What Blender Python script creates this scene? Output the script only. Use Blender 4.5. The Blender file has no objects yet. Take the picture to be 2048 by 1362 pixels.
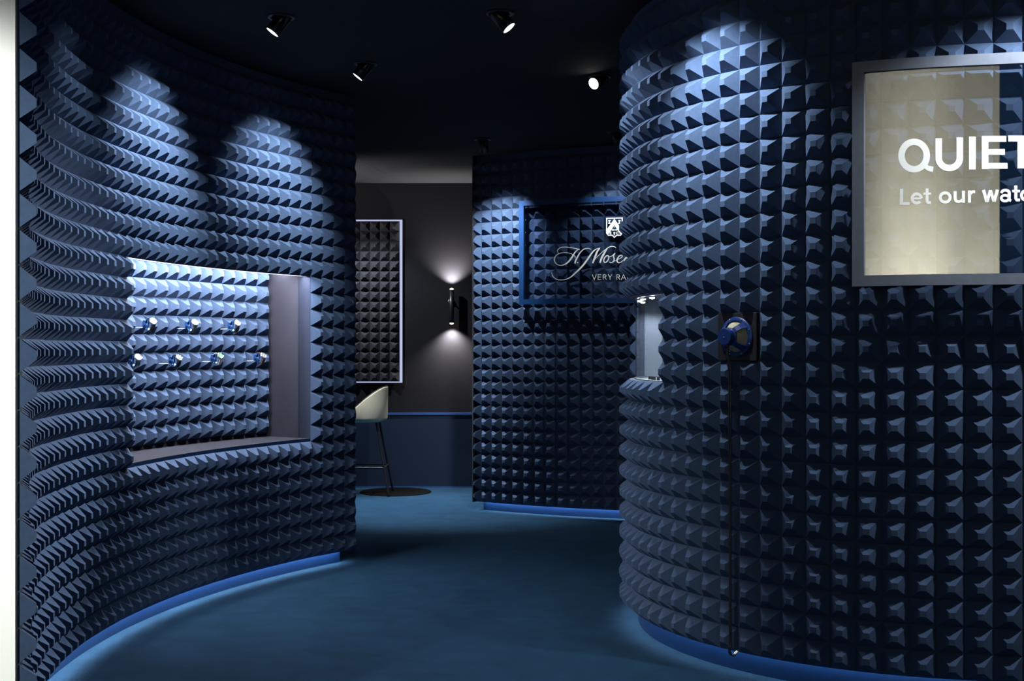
import bpy, math, random
from mathutils import Vector, Matrix
random.seed(7)
S = 0.1                 # one foam pyramid = 0.1 m
F = 2530.0              # focal length in pixels of the 2048 wide frame
YH = 693.0              # row of the horizon
CAMZ = 1.35
CEIL = 2.92
PI = math.pi
COL = bpy.context.scene.collection
def zn(n): return CAMZ - n*S           # n = pyramids below eye level -> height in metres

# ------------------------------------------------------------------ materials
MATS = {}
def mat(name, col, rough=0.6, metal=0.0, spec=0.5, noise=None, bump=None, coat=0.0, emit=None, estr=0.0):
    m = bpy.data.materials.new(name); m.use_nodes = True
    nt = m.node_tree; b = nt.nodes['Principled BSDF']
    b.inputs['Base Color'].default_value = (*col, 1)
    b.inputs['Roughness'].default_value = rough
    b.inputs['Metallic'].default_value = metal
    b.inputs['Specular IOR Level'].default_value = spec
    b.inputs['Coat Weight'].default_value = coat
    if emit:
        b.inputs['Emission Color'].default_value = (*emit, 1)
        b.inputs['Emission Strength'].default_value = estr
    tc = nt.nodes.new('ShaderNodeTexCoord')
    if noise:
        sc, amt = noise
        n = nt.nodes.new('ShaderNodeTexNoise'); n.inputs['Scale'].default_value = sc; n.inputs['Detail'].default_value = 6
        r = nt.nodes.new('ShaderNodeMapRange'); r.inputs['To Min'].default_value = 1-amt; r.inputs['To Max'].default_value = 1+amt
        r.inputs['From Min'].default_value = .25; r.inputs['From Max'].default_value = .75
        mx = nt.nodes.new('ShaderNodeMix'); mx.data_type = 'RGBA'; mx.blend_type = 'MULTIPLY'
        mx.inputs[0].default_value = 1
        mx.inputs[6].default_value = (*col, 1)
        nt.links.new(tc.outputs['Object'], n.inputs['Vector']); nt.links.new(n.outputs['Fac'], r.inputs['Value'])
        nt.links.new(r.outputs['Result'], mx.inputs[7]); nt.links.new(mx.outputs[2], b.inputs['Base Color'])
    if bump:
        sc, st = bump
        n = nt.nodes.new('ShaderNodeTexNoise'); n.inputs['Scale'].default_value = sc; n.inputs['Detail'].default_value = 4
        bp = nt.nodes.new('ShaderNodeBump'); bp.inputs['Strength'].default_value = st; bp.inputs['Distance'].default_value = .01
        nt.links.new(tc.outputs['Object'], n.inputs['Vector']); nt.links.new(n.outputs['Fac'], bp.inputs['Height'])
        nt.links.new(bp.outputs['Normal'], b.inputs['Normal'])
    MATS[name] = m
    return m

FOAM = mat('foam_navy', (.041, .067, .122), .95, spec=.12, noise=(60, .10), bump=(900, .10))
FOAM_DARK = mat('foam_charcoal', (.030, .030, .038), .95, spec=.12, noise=(60, .1))
WALLCORE = mat('wall_board', (.03, .045, .09), .9)
PAINT_BLUE = mat('kick_blue_paint', (.0012, .020, .078), .42, noise=(14, .06))
FRAME_BLUE = mat('frame_blue_metal', (.004, .034, .12), .4, metal=.15)
WAINSCOT = mat('wainscot_blue', (.0025, .013, .042), .55, noise=(8, .08))
LEDGE = mat('ledge_blue', (.02, .07, .22), .4)
FABRIC = mat('fabric_black', (.0046, .0048, .0072), .9, spec=.2, noise=(350, .18), bump=(700, .2))
CEILM = mat('ceiling_paint', (.020, .021, .024), .9, spec=.2, noise=(3, .05))
GREYPANEL = mat('niche_grey_fabric', (.020, .0215, .031), .9, spec=.15, noise=(500, .12), bump=(900, .12))
PALEPANEL = mat('display_pale_fabric', (.115, .135, .165), .85, spec=.2, noise=(300, .08))
WHITE = mat('white_wall_paint', (.82, .82, .77), .7, noise=(2, .02))
CREAM = mat('cream_wall_paint', (.74, .72, .60), .75, noise=(1.2, .10))
BLACK = mat('black_metal', (.010, .010, .011), .35, spec=.5)
BLACKM = mat('black_matte', (.008, .008, .009), .6)
BRONZE = mat('dark_bronze_metal', (.02, .018, .012), .25, metal=.6)
STEEL = mat('brushed_steel', (.55, .57, .60), .28, metal=1)
ALU = mat('grey_aluminium', (.12, .14, .18), .55, metal=.25, noise=(30, .08))
LETTER = mat('white_vinyl', (.93, .94, .89), .6)
CREAMFAB = mat('cream_upholstery', (.60, .56, .43), .9, spec=.2, noise=(420, .16), bump=(800, .3))
PIPING = mat('dark_piping', (.03, .022, .015), .6)
DISCM = mat('disc_black', (.0009, .0010, .0013), .7, spec=.05)
CONE = mat('paper_cone', (.33, .31, .22), .85, noise=(40, .1))
SPKBLUE = mat('speaker_blue', (.006, .030, .15), .38)
RUBBER = mat('cable_rubber', (.010, .010, .011), .42)
SEAM = mat('seam_dark', (.01, .012, .02), .8)

def glow(name, col, st):
    m = bpy.data.materials.new(name); m.use_nodes = True
    nt = m.node_tree; nt.nodes.clear()
    e = nt.nodes.new('ShaderNodeEmission'); e.inputs['Color'].default_value = (*col, 1); e.inputs['Strength'].default_value = st
    o = nt.nodes.new('ShaderNodeOutputMaterial'); nt.links.new(e.outputs[0], o.inputs[0])
    return m
LENS = glow('lamp_lens', (1, .97, .86), 9)
LENS_OFF = glow('lamp_lens_dim', (1, .97, .86), 3)
LED = glow('led_cool', (.66, .80, 1), 12)
LED_NICHE = glow('led_niche', (.98, .94, 1), 190)
LED_RIGHT = glow('led_right', (.78, .88, 1), 16)
LED_FRONT = glow('led_front', (.95, .95, 1), 260)
LED_PANEL = glow('led_panel', (.62, .68, 1), .8)
LED_KICK = glow('led_kick', (.78, .88, 1), 44.0)
WARM = glow('sconce_lamp', (1, .78, .50), 14)
PUCK = glow('puck_lamp', (1, .97, .92), 25)

def glass(name, refl, tint=(1, 1, 1), rough=0.0, grazing=.9):
    m = bpy.data.materials.new(name); m.use_nodes = True
    nt = m.node_tree; nt.nodes.clear()
    t = nt.nodes.new('ShaderNodeBsdfTransparent'); t.inputs['Color'].default_value = (*tint, 1)
    g = nt.nodes.new('ShaderNodeBsdfGlossy'); g.inputs['Roughness'].default_value = rough
    lw = nt.nodes.new('ShaderNodeLayerWeight'); lw.inputs['Blend'].default_value = .5
    pw = nt.nodes.new('ShaderNodeMath'); pw.operation = 'POWER'; pw.inputs[1].default_value = 5
    ad = nt.nodes.new('ShaderNodeMath'); ad.operation = 'MULTIPLY_ADD'; ad.inputs[1].default_value = grazing; ad.inputs[2].default_value = refl; ad.use_clamp = True
    mx = nt.nodes.new('ShaderNodeMixShader'); o = nt.nodes.new('ShaderNodeOutputMaterial')
    nt.links.new(lw.outputs['Facing'], pw.inputs[0]); nt.links.new(pw.outputs[0], ad.inputs[0]); nt.links.new(ad.outputs[0], mx.inputs[0])
    nt.links.new(t.outputs[0], mx.inputs[1]); nt.links.new(g.outputs[0], mx.inputs[2]); nt.links.new(mx.outputs[0], o.inputs[0])
    return m
PANE = glass('sign_acrylic', .27, rough=.01)
PANE2 = glass('tinted_acrylic', .04, (.86, .88, .92), .01)
CLEAR = glass('display_glass', .03, (.96, .98, 1), grazing=.5)

# carpet
def carpet_mat():
    m = mat('carpet_blue', (.020, .060, .115), .98, spec=.05)
    nt = m.node_tree; b = nt.nodes['Principled BSDF']
    tc = nt.nodes.new('ShaderNodeTexCoord')
    n1 = nt.nodes.new('ShaderNodeTexNoise'); n1.inputs['Scale'].default_value = 450; n1.inputs['Detail'].default_value = 3
    n2 = nt.nodes.new('ShaderNodeTexNoise'); n2.inputs['Scale'].default_value = 5; n2.inputs['Detail'].default_value = 8; n2.inputs['Distortion'].default_value = .8
    cr = nt.nodes.new('ShaderNodeMapRange'); cr.inputs['From Min'].default_value = .3; cr.inputs['From Max'].default_value = .7
    cr.inputs['To Min'].default_value = .6; cr.inputs['To Max'].default_value = 1.35
    cr2 = nt.nodes.new('ShaderNodeMapRange'); cr2.inputs['From Min'].default_value = .3; cr2.inputs['From Max'].default_value = .7
    cr2.inputs['To Min'].default_value = .86; cr2.inputs['To Max'].default_value = 1.14
    mu = nt.nodes.new('ShaderNodeMath'); mu.operation = 'MULTIPLY'
    mx = nt.nodes.new('ShaderNodeMix'); mx.data_type = 'RGBA'; mx.blend_type = 'MULTIPLY'; mx.inputs[0].default_value = 1
    mx.inputs[6].default_value = (.0125, .040, .077, 1)
    for n in (n1, n2): nt.links.new(tc.outputs['Object'], n.inputs['Vector'])
    nt.links.new(n1.outputs['Fac'], cr.inputs['Value']); nt.links.new(n2.outputs['Fac'], cr2.inputs['Value'])
    nt.links.new(cr.outputs[0], mu.inputs[0]); nt.links.new(cr2.outputs[0], mu.inputs[1])
    nt.links.new(mu.outputs[0], mx.inputs[7]); nt.links.new(mx.outputs[2], b.inputs['Base Color'])
    bp = nt.nodes.new('ShaderNodeBump'); bp.inputs['Strength'].default_value = .7; bp.inputs['Distance'].default_value = .006
    nt.links.new(n1.outputs['Fac'], bp.inputs['Height']); nt.links.new(bp.outputs['Normal'], b.inputs['Normal'])
    return m
CARPET = carpet_mat()

# ------------------------------------------------------------------ mesh helpers
def tag(o, label=None, cat=None, group=None, kind=None):
    if label: o['label'] = label
    if cat: o['category'] = cat
    if group: o['group'] = group
    if kind: o['kind'] = kind
    return o
def wloc(o):
    v = Vector((0, 0, 0))
    while o is not None:
        v = v + o.location; o = o.parent
    return v
def thing(name, loc, label, cat, group=None):
    o = bpy.data.objects.new(name, None); COL.objects.link(o)
    o.location = loc; o.empty_display_size = .05
    return tag(o, label, cat, group)

class MB:
    def __init__(s): s.v = []; s.f = []; s.sm = []
    def add(s, vs, fs, smooth=False):
        b = len(s.v); s.v += [tuple(p) for p in vs]
        for f in fs: s.f.append([b+i for i in f]); s.sm.append(smooth)
    def hexa(s, p):      # 8 points: 4 bottom (ccw) then 4 top
        s.add(p, [(3, 2, 1, 0), (4, 5, 6, 7), (0, 1, 5, 4), (1, 2, 6, 5), (2, 3, 7, 6), (3, 0, 4, 7)])
    def box(s, x0, x1, y0, y1, z0, z1):
        s.hexa([(x0, y0, z0), (x1, y0, z0), (x1, y1, z0), (x0, y1, z0), (x0, y0, z1), (x1, y0, z1), (x1, y1, z1), (x0, y1, z1)])
    def obox(s, c, ax, ay, az, hx, hy, hz):   # oriented box, unit axes
        c = Vector(c)
        q = [c+ax*(i*hx)+ay*(j*hy)+az*(k*hz) for k in (-1, 1) for i, j in ((-1, -1), (1, -1), (1, 1), (-1, 1))]
        s.hexa(q)
    def tube(s, pts, r, n=10, cap=True, smooth=True):
        pts = [Vector(p) for p in pts]; m = len(pts)
        rs = r if isinstance(r, (list, tuple)) else [r]*m
        prev = None; vs = []
        for i, p in enumerate(pts):
            t = (pts[min(i+1, m-1)]-pts[max(i-1, 0)]).normalized()
            if prev is None:
                a = Vector((0, 0, 1)) if abs(t.z) < .9 else Vector((1, 0, 0))
                u = t.cross(a).normalized()
            else:
                u = (prev - t*prev.dot(t)).normalized()
            prev = u; w = t.cross(u)
            for j in range(n):
                an = 2*PI*j/n; vs.append(p+(u*math.cos(an)+w*math.sin(an))*rs[i])
        fs = [(i*n+j, i*n+(j+1) % n, (i+1)*n+(j+1) % n, (i+1)*n+j) for i in range(m-1) for j in range(n)]
        s.add(vs, fs, smooth)
        if cap:
            s.add(vs[:n], [tuple(range(n))[::-1]]); s.add(vs[-n:], [tuple(range(n))])
    def lathe(s, c, ax, prof, n=28, smooth=True, a0=0, a1=2*PI):   # prof: (radius, distance along axis)
        c = Vector(c); ax = Vector(ax).normalized()
        a = Vector((0, 0, 1)) if abs(ax.z) < .9 else Vector((1, 0, 0))
        u = ax.cross(a).normalized(); w = ax.cross(u)
        full = abs(a1-a0-2*PI) < 1e-6; nn = n if full else n+1
        vs = []
        for r, h in prof:
            for j in range(nn):
                an = a0+(a1-a0)*j/n; vs.append(c+ax*h+(u*math.cos(an)+w*math.sin(an))*r)
        fs = []
        for i in range(len(prof)-1):
            for j in range(n):
                j2 = (j+1) % nn if full else j+1
                fs.append((i*nn+j, i*nn+j2, (i+1)*nn+j2, (i+1)*nn+j))
        s.add(vs, fs, smooth)
    def disc(s, c, ax, r, n=28):
        c = Vector(c); ax = Vector(ax).normalized()
        a = Vector((0, 0, 1)) if abs(ax.z) < .9 else Vector((1, 0, 0))
        u = ax.cross(a).normalized(); w = ax.cross(u)
        s.add([c+(u*math.cos(2*PI*j/n)+w*math.sin(2*PI*j/n))*r for j in range(n)], [tuple(range(n))])
    def build(s, name, m, parent=None, origin=None, bevel=0):
        if parent is not None: off = wloc(parent)
        elif origin is not None: off = Vector(origin)
        else:
            xs = [p[0] for p in s.v]; ys = [p[1] for p in s.v]; zs = [p[2] for p in s.v]
            off = Vector(((min(xs)+max(xs))/2, (min(ys)+max(ys))/2, min(zs)))
        me = bpy.data.meshes.new(name)
        me.from_pydata([tuple(Vector(p)-off) for p in s.v], [], s.f)
        me.polygons.foreach_set('use_smooth', s.sm)
        me.materials.append(m); me.update()
        o = bpy.data.objects.new(name, me); COL.objects.link(o)
        if parent is not None: o.parent = parent
        else: o.location = off
        if bevel:
            b = o.modifiers.new('bevel', 'BEVEL'); b.width = bevel; b.segments = 2; b.limit_method = 'ANGLE'
        return o

# ------------------------------------------------------------------ the three curved walls (plan in pyramid units)
def PL(k, o, z):        # left wall, concave; o = distance out of the wall towards the passage, in pyramids
    a = 3.081 - k/41.169; r = 41.169 - o
    if k < -13: r += .20*((-13-k)/10)**2
    return (S*(22.737+r*math.cos(a)), S*(54.587+r*math.sin(a)), z)
def PR(k, o, z):        # right wall, convex, straightening beyond column 13
    kk = min(k, 13.2); a = 3.556 + kk/14.007; r = 14.007 + o
    x = 19.761+r*math.cos(a); y = 61.522+r*math.sin(a)
    if k > kk:
        x += -math.sin(a)*(k-kk)*1.03; y += math.cos(a)*(k-kk)*1.03
    return (S*x, S*y, z)
def PC(k, o, z):        # centre wall in the back, convex
    a = 4.094 + k/39.995; r = 39.995 + o
    return (S*(20.688+r*math.cos(a)), S*(136.843+r*math.sin(a)), z)

TIP = .115; H = .49
def foam(mb, P, k0, k1, zb, rows, skip=lambda k, m: False, h=H, capL=False, capR=False, seed=0, pitch=1.0, half_first=False):
    rnd = random.Random(seed); jit = {}
    n = int(round((k1-k0)/pitch))
    for i in range(n):
        kc = k0+(i+.5)*pitch
        for m in range(rows):
            if skip(i, m): continue
            key = (i//5, m//10)
            if key not in jit: jit[key] = (rnd.uniform(-.018, .018), rnd.uniform(-.025, .025))
            dk, dz = jit[key]
            z0 = zb+m*S; z1 = z0+S; zc = (z0+z1)/2
            t = TIP+rnd.uniform(-.008, .008); hh = h+rnd.uniform(-.012, .012)
            tk = dk+rnd.uniform(-.012, .012); tz = dz*S+rnd.uniform(-.0012, .0012)
            zz = dz*S*.7
            a = [P(kc-.5*pitch, 0, z0+zz), P(kc+.5*pitch, 0, z0+zz), P(kc+.5*pitch, 0, z1+zz), P(kc-.5*pitch, 0, z1+zz)]
            b = [P(kc+tk-t, hh, zc+tz-t*S), P(kc+tk+t, hh, zc+tz-t*S), P(kc+tk+t, hh, zc+tz+t*S), P(kc+tk-t, hh, zc+tz+t*S)]
            if half_first and i == 0:
                a[0] = P(kc, 0, z0); a[3] = P(kc, 0, z1); b[0] = P(kc, hh, zc-t*S); b[3] = P(kc, hh, zc+t*S)
            mb.add(a+b, [(0, 1, 5, 4), (1, 2, 6, 5), (2, 3, 7, 6), (3, 0, 4, 7), (4, 5, 6, 7)])

def slab(mb, P, k0, k1, z0, z1, o0, o1, step=.5, zf=None):
    n = max(1, int(math.ceil((k1-k0)/step)))
    ks = [k0+(k1-k0)*i/n for i in range(n+1)]
    vs = []
    for k in ks: vs += [P(k, o0, z0), P(k, o1, z0), P(k, o1, z1), P(k, o0, z1)]
    fs = []
    for i in range(n):
        b = i*4
        for j in range(4): fs.append((b+j, b+(j+1) % 4, b+4+(j+1) % 4, b+4+j))
    fs += [(3, 2, 1, 0), (n*4, n*4+1, n*4+2, n*4+3)]
    mb.add(vs, fs)

def struct(o, label, cat='wall'):
    return tag(o, label, cat, None, 'structure')

def aim(o, d):
    o.rotation_euler = Vector(d).to_track_quat('-Z', 'Y').to_euler()
def lamp(kind, name, loc, parent, energy, col=(.90, .95, 1), **kw):
    l = bpy.data.lights.new(name, kind); l.energy = energy; l.color = col
    o = bpy.data.objects.new(name, l); COL.objects.link(o)
    d = kw.pop('dir', None)
    for a, b in kw.items(): setattr(l, a, b)
    if parent is not None:
        o.parent = parent; o.location = Vector(loc)-wloc(parent)
    else: o.location = loc
    if d is not None: aim(o, d)
    return o
# ------------------------------------------------------------------ floor and ceiling
mb = MB(); mb.box(-4.2, 5.6, -3.0, 12.6, -.06, 0)
struct(mb.build('floor', CARPET), 'blue cut pile carpet covering the floor of the passage', 'floor')
mb = MB(); mb.box(-4.2, 5.6, 3.46, 12.6, CEIL, CEIL+.08)
ce = struct(mb.build('ceiling', CEILM), 'dark flat ceiling over the passage', 'ceiling')
mb = MB()
d = Vector((-1.06, 12.12, 0))-Vector((-1.6, 8.6, 0)); d.normalize(); s_ = Vector((-d.y, d.x, 0))
mb.obox(Vector((-1.33, 10.36, CEIL-.0004)), d, s_, Vector((0, 0, 1)), 1.78, .0025, .0006)
mb.build('panel_seam', SEAM, ce)

# ------------------------------------------------------------------ left wall
LB = zn(12.75); LROWS = 28
def skipL(i, m):
    k = -23.5+i+.5
    return 2.5 < k < 20.5 and 7 <= m < 17
wl = bpy.data.objects.new('wall_left', None); COL.objects.link(wl); wl.location = PL(0, 0, 0)
struct(wl, 'long concave wall on the left clad in navy pyramid foam')
mb = MB(); foam(mb, PL, -23.5, 24.5, LB, LROWS, skipL, seed=1, half_first=True)
slab(mb, PL, -23, 24.5, LB+2.8, CEIL, -.05, .0)
# sawn end of the foam
for m in range(LROWS):
    z0 = LB+m*S; zc = z0+S/2; k = -23.002
    mb.add([PL(k, -.2, z0), PL(k, 0, z0), PL(k, H, zc-TIP*S), PL(k, H, zc+TIP*S), PL(k, 0, z0+S), PL(k, -.2, z0+S)], [(0, 1, 2, 3, 4, 5)])
fo = mb.build('foam_cladding', FOAM, wl)
mb = MB()
zo0, zo1 = LB+7*S, LB+17*S
for (a, b, z0, z1) in ((-22.3, 2.5, LB, CEIL), (20.5, 24.5, LB, CEIL), (2.5, 20.5, LB, zo0-.22*S), (2.5, 20.5, zo1-.2*S, CEIL)):
    slab(mb, PL, a, b, z0+.28*S, z1, -1.0 if z0 < zo1-.3*S else -.55, -.02)
slab(mb, PL, -23, 24.5, LB, LB+.28*S, -.08, -.015)
mb.build('wall_core', WALLCORE, wl)
# niche shell
ND = 3.5
mb = MB()
slab(mb, PL, 2.5, 20.5, zo0+.16*S, zo0+.20*S, -ND-.1, -.02)          # sill
slab(mb, PL, 20.5, 20.6, zo0-.24*S, zo1+.75*S, -ND-.1, -.02)         # right cheek
slab(mb, PL, 2.4, 2.5, zo0-.24*S, zo1+.75*S, -ND-.1, -.02)           # left cheek
slab(mb, PL, 2.4, 20.6, zo0-.24*S, zo1+.75*S, -ND-.2, -ND)           # back
slab(mb, PL, 2.5, 20.5, zo1+.70*S, zo1+.75*S, -ND-.1, -.60)          # top
slab(mb, PL, 2.5, 20.5, zo1, zo1+.75*S, -.66, -.60)                  # lintel
slab(mb, PL, 2.5, 20.5, zo1, zo1+.06*S, -.28, -.02)
slab(mb, PL, 2.5, 20.5, zo1, zo1+.08*S, -.66, -.54)
mb.build('niche_lining', GREYPANEL, wl)
mb = MB(); slab(mb, PL, 2.5, 20.5, zo0-.03*S, zo0+.16*S, -.10, -.02)
mb.build('niche_front_edge', PAINT_BLUE, wl)
mb = MB(); foam(mb, lambda k, o, z: PL(k, o-ND+.02, z), 2.5, 20.5, zn(5.29), 10, seed=5, pitch=18/19.)
mb.build('niche_foam', FOAM, wl)
mb = MB(); slab(mb, PL, -23, 23.62, 0, LB+.28*S, -1.0, -.46)
struct(mb.build('baseboard_left', PAINT_BLUE), 'recessed blue kick board under the left foam wall', 'baseboard')
o = MB(); slab(o, PL, -22.8, 23.6, LB+.20*S, LB+.235*S, -.42, -.12)
tag(o.build('led_strip', LED_KICK), 'hidden light strip under the overhang of the left foam wall', 'light strip', None)
o = MB(); slab(o, PL, 2.7, 20.3, zo1+.52*S, zo1+.64*S, -2.35, -2.05)
tag(o.build('led_strip', LED_NICHE), 'bright light strip along the top of the watch niche above the foam', 'light strip', None)
o = MB(); slab(o, PL, 2.7, 20.3, zo1+.05*S, zo1+.07*S, -.52, -.30)
tag(o.build('led_strip', LED_FRONT), 'slim light strip under the front lip of the watch niche', 'light strip', None)

# ------------------------------------------------------------------ right wall
RB = zn(12.6)
RK0, RK1 = -20.5, 21.5
def skipR(i, m):
    k = RK0+i+.5
    if -11 < k < -.5 and 11 <= m < 15: return True          # display niche
    if 3.5 < k < 5.5 and 12 <= m < 14: return True          # loudspeaker plate
    return False
wr = bpy.data.objects.new('wall_right', None); COL.objects.link(wr); wr.location = PR(4, 0, 0)
struct(wr, 'convex wall on the right clad in navy pyramid foam')
mb = MB(); foam(mb, PR, RK0, RK1, RB, 28, skipR, seed=2)
slab(mb, PR, RK0, RK1, RB+2.8, CEIL, -.05, 0)
mb.build('foam_cladding', FOAM, wr)
rz0, rz1 = RB+11*S, RB+15*S
mb = MB()
slab(mb, PR, -.5, RK1, RB+.28*S, CEIL, -1.0, -.02)
slab(mb, PR, RK0, -11, RB+.28*S, CEIL, -1.0, -.02)
slab(mb, PR, -11, -.5, RB+.28*S, rz0-.03*S, -1.0, -.02)
slab(mb, PR, -11, -.5, rz1, CEIL, -1.0, -.02)
slab(mb, PR, RK0, RK1, RB, RB+.28*S, -.08, -.015)
mb.build('wall_core', WALLCORE, wr)
mb = MB()
slab(mb, PR, -11, -.5, rz0-.06*S, rz0-.01*S, -3.2, -.02)
slab(mb, PR, -11, -.5, rz1+.005*S, rz1+.06*S, -3.2, -.02)
slab(mb, PR, -11, -10.85, rz0-.05*S, rz1+.05*S, -3.2, -.32)
slab(mb, PR, -.65, -.5, rz0-.05*S, rz1+.05*S, -3.2, -.02)
slab(mb, PR, -11, -.5, rz0-.05*S, rz1+.05*S, -3.2, -3.05)
mb.build('niche_lining', PALEPANEL, wr)
mb = MB(); slab(mb, PR, RK0, RK1, 0, RB+.28*S, -1.0, -.46)
struct(mb.build('baseboard_right', PAINT_BLUE), 'recessed blue kick board under the right foam wall', 'baseboard')
o = MB(); slab(o, PR, RK0+.3, RK1-.2, RB+.20*S, RB+.235*S, -.40, -.12)
tag(o.build('led_strip', LED_RIGHT), 'hidden light strip under the overhang of the right foam wall', 'light strip', None)

# glass showcase let into the right wall
sc_ = thing('display_case', PR(-5, -.3, rz0), 'lit glass showcase with curved pane let into the edge of the right foam wall', 'display case')
mb = MB(); slab(mb, PR, -10.8, -.6, rz0, rz1, -.34, -.30, step=.25); mb.build('curved_glass', CLEAR, sc_)
mb = MB(); slab(mb, PR, -10.8, -.6, rz0, rz0+.05*S, -.44, -.26); mb.build('bottom_rail', STEEL, sc_)
mb = MB(); slab(mb, PR, -10.8, -.6, rz1-.05*S, rz1, -.44, -.26); mb.build('top_rail', STEEL, sc_)
for kk in (-1.4, -3.1, -5.0, -7.2, -9.4):
    mb = MB(); c = PR(kk, -.52, rz1-.004); mb.lathe(c, (0, 0, -1), [(.017, 0), (.017, .006), (.013, .008)], 16)
    p = mb.build('puck_light', STEEL, sc_)
    mb = MB(); mb.lathe((c[0], c[1], c[2]-.0075), (0, 0, -1), [(.0125, 0), (.011, .004), (.006, .0065), (0, .007)], 16); mb.build('lens', PUCK, p)
    lamp('SPOT', 'bulb', (c[0], c[1], c[2]-.018), p, 8.0, dir=(0, 0, -1), spot_size=math.radians(150), spot_blend=.6, shadow_soft_size=.01)
def kx(o, x, k0, k1):
    for _ in range(50):
        m = (k0+k1)/2; p = PR(m, o, 0)
        if 1024+F*p[0]/p[1] < x: k0 = m
        else: k1 = m
    return k0
a1 = Vector(PR(kx(-.62, 1318, -4, 1), -.62, rz0)); a2 = Vector(PR(kx(-.62, 1295.5, -4, 1), -.62, rz0)); dd = (a2-a1).normalized(); nn = Vector((dd.y, -dd.x, 0))
mb = MB()
mb.obox((a1+a2)/2+Vector((0, 0, .010)), dd, Vector((0, 0, 1)), dd.cross(Vector((0, 0, 1))), (a2-a1).length/2, .011, .004)
lc = mb.build('label_card', BLACKM); tag(lc, 'small black label card lying at the foot of the glass showcase', 'label card')
mb = MB(); fr = dd.cross(Vector((0, 0, 1))); fr = fr if fr.y < 0 else -fr
mb.obox((a1+a2)/2+Vector((0, 0, .010))+fr*.0042+dd*-.050, dd, Vector((0, 0, 1)), fr, .006, .008, .0004)
mb.build('print', LETTER, lc); mb = MB()
mb.obox((a1+a2)/2+Vector((0, 0, .0045))+fr*.0042+dd*.045, dd, Vector((0, 0, 1)), fr, .008, .002, .0004)
mb.build('print', LETTER, lc)

# ------------------------------------------------------------------ centre wall
CB = zn(12.8)
wc = bpy.data.objects.new('wall_center', None); COL.objects.link(wc); wc.location = PC(6, 0, 0)
struct(wc, 'convex foam clad wall standing in the back behind the passage')
mb = MB(); foam(mb, PC, -1, 26, CB, 28, seed=3, half_first=True)
for m in range(28):
    z0 = CB+m*S; zc = z0+S/2; k = -.502
    mb.add([PC(k, -.3, z0), PC(k, 0, z0), PC(k, H, zc-TIP*S), PC(k, H, zc+TIP*S), PC(k, 0, z0+S), PC(k, -.3, z0+S)], [(0, 5, 4, 3, 2, 1)])
slab(mb, PC, -.5, 26, CB+2.8, CEIL, -.05, .0)
mb.build('foam_cladding', FOAM, wc)
mb = MB(); slab(mb, PC, -.60, -.51, CB, CEIL, -1.0, .50); mb.build('end_board', SEAM, wc)
mb = MB(); slab(mb, PC, -.5, 26, CB+.28*S, CEIL, -1, -.02); slab(mb, PC, -.5, 26, CB, CB+.28*S, -.08, -.015)
mb.build('wall_core', WALLCORE, wc)
mb = MB(); slab(mb, PC, -.1, 26, 0, CB+.28*S, -1, -.4)
struct(mb.build('baseboard_center', PAINT_BLUE), 'recessed blue kick board under the foam wall in the back', 'baseboard')
o = MB(); slab(o, PC, 0, 26, CB+.20*S, CB+.235*S, -.36, -.12)
tag(o.build('led_strip', LED_KICK), 'hidden light strip under the overhang of the foam wall in the back', 'light strip', None)

# ------------------------------------------------------------------ back wall, white entrance wall, hall wall behind the camera
YB = 12.15
mb = MB(); mb.box(-3.6, 5.2, YB, YB+.12, 0, CEIL)
struct(mb.build('wall_back', FABRIC), 'black fabric covered wall at the far end')
mb = MB(); mb.box(-3.6, 1.6, YB-.03, YB, 0, zn(6.55))
wt = struct(mb.build('trim_1', WAINSCOT), 'dark blue wainscot along the foot of the far wall', 'trim')
mb = MB(); mb.box(-3.6, 1.6, YB-.045, YB, zn(6.55), zn(6.36)); mb.build('ledge', LEDGE, wt)
mb = MB(); mb.box(-3.6, 1.6, YB-.036, YB, 0, .012); mb.build('floor_strip', LEDGE, wt)
c = PL(-23, 0, 0)
fx = -(1024-30.5)/F*(c[1]-.01)
mb = MB(); mb.box(-3.6, fx, c[1]-.01, c[1]+.03, 0, CEIL)
struct(mb.build('wall_front', WHITE), 'bright white wall at the left edge beside the sawn end of the foam')
mb = MB(); mb.box(fx, fx+.004, c[1]-.006, c[1]+.03, 0, CEIL)
struct(mb.build('trim_2', SEAM), 'dark joint between the white wall and the foam end', 'trim')
mb = MB(); mb.box(-4.3, 1.36, -2.7, -2.58, 1.7, 4.4)
struct(mb.build('wall_hall', CREAM), 'cream hall wall behind the viewer mirrored in the sign pane')

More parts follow.
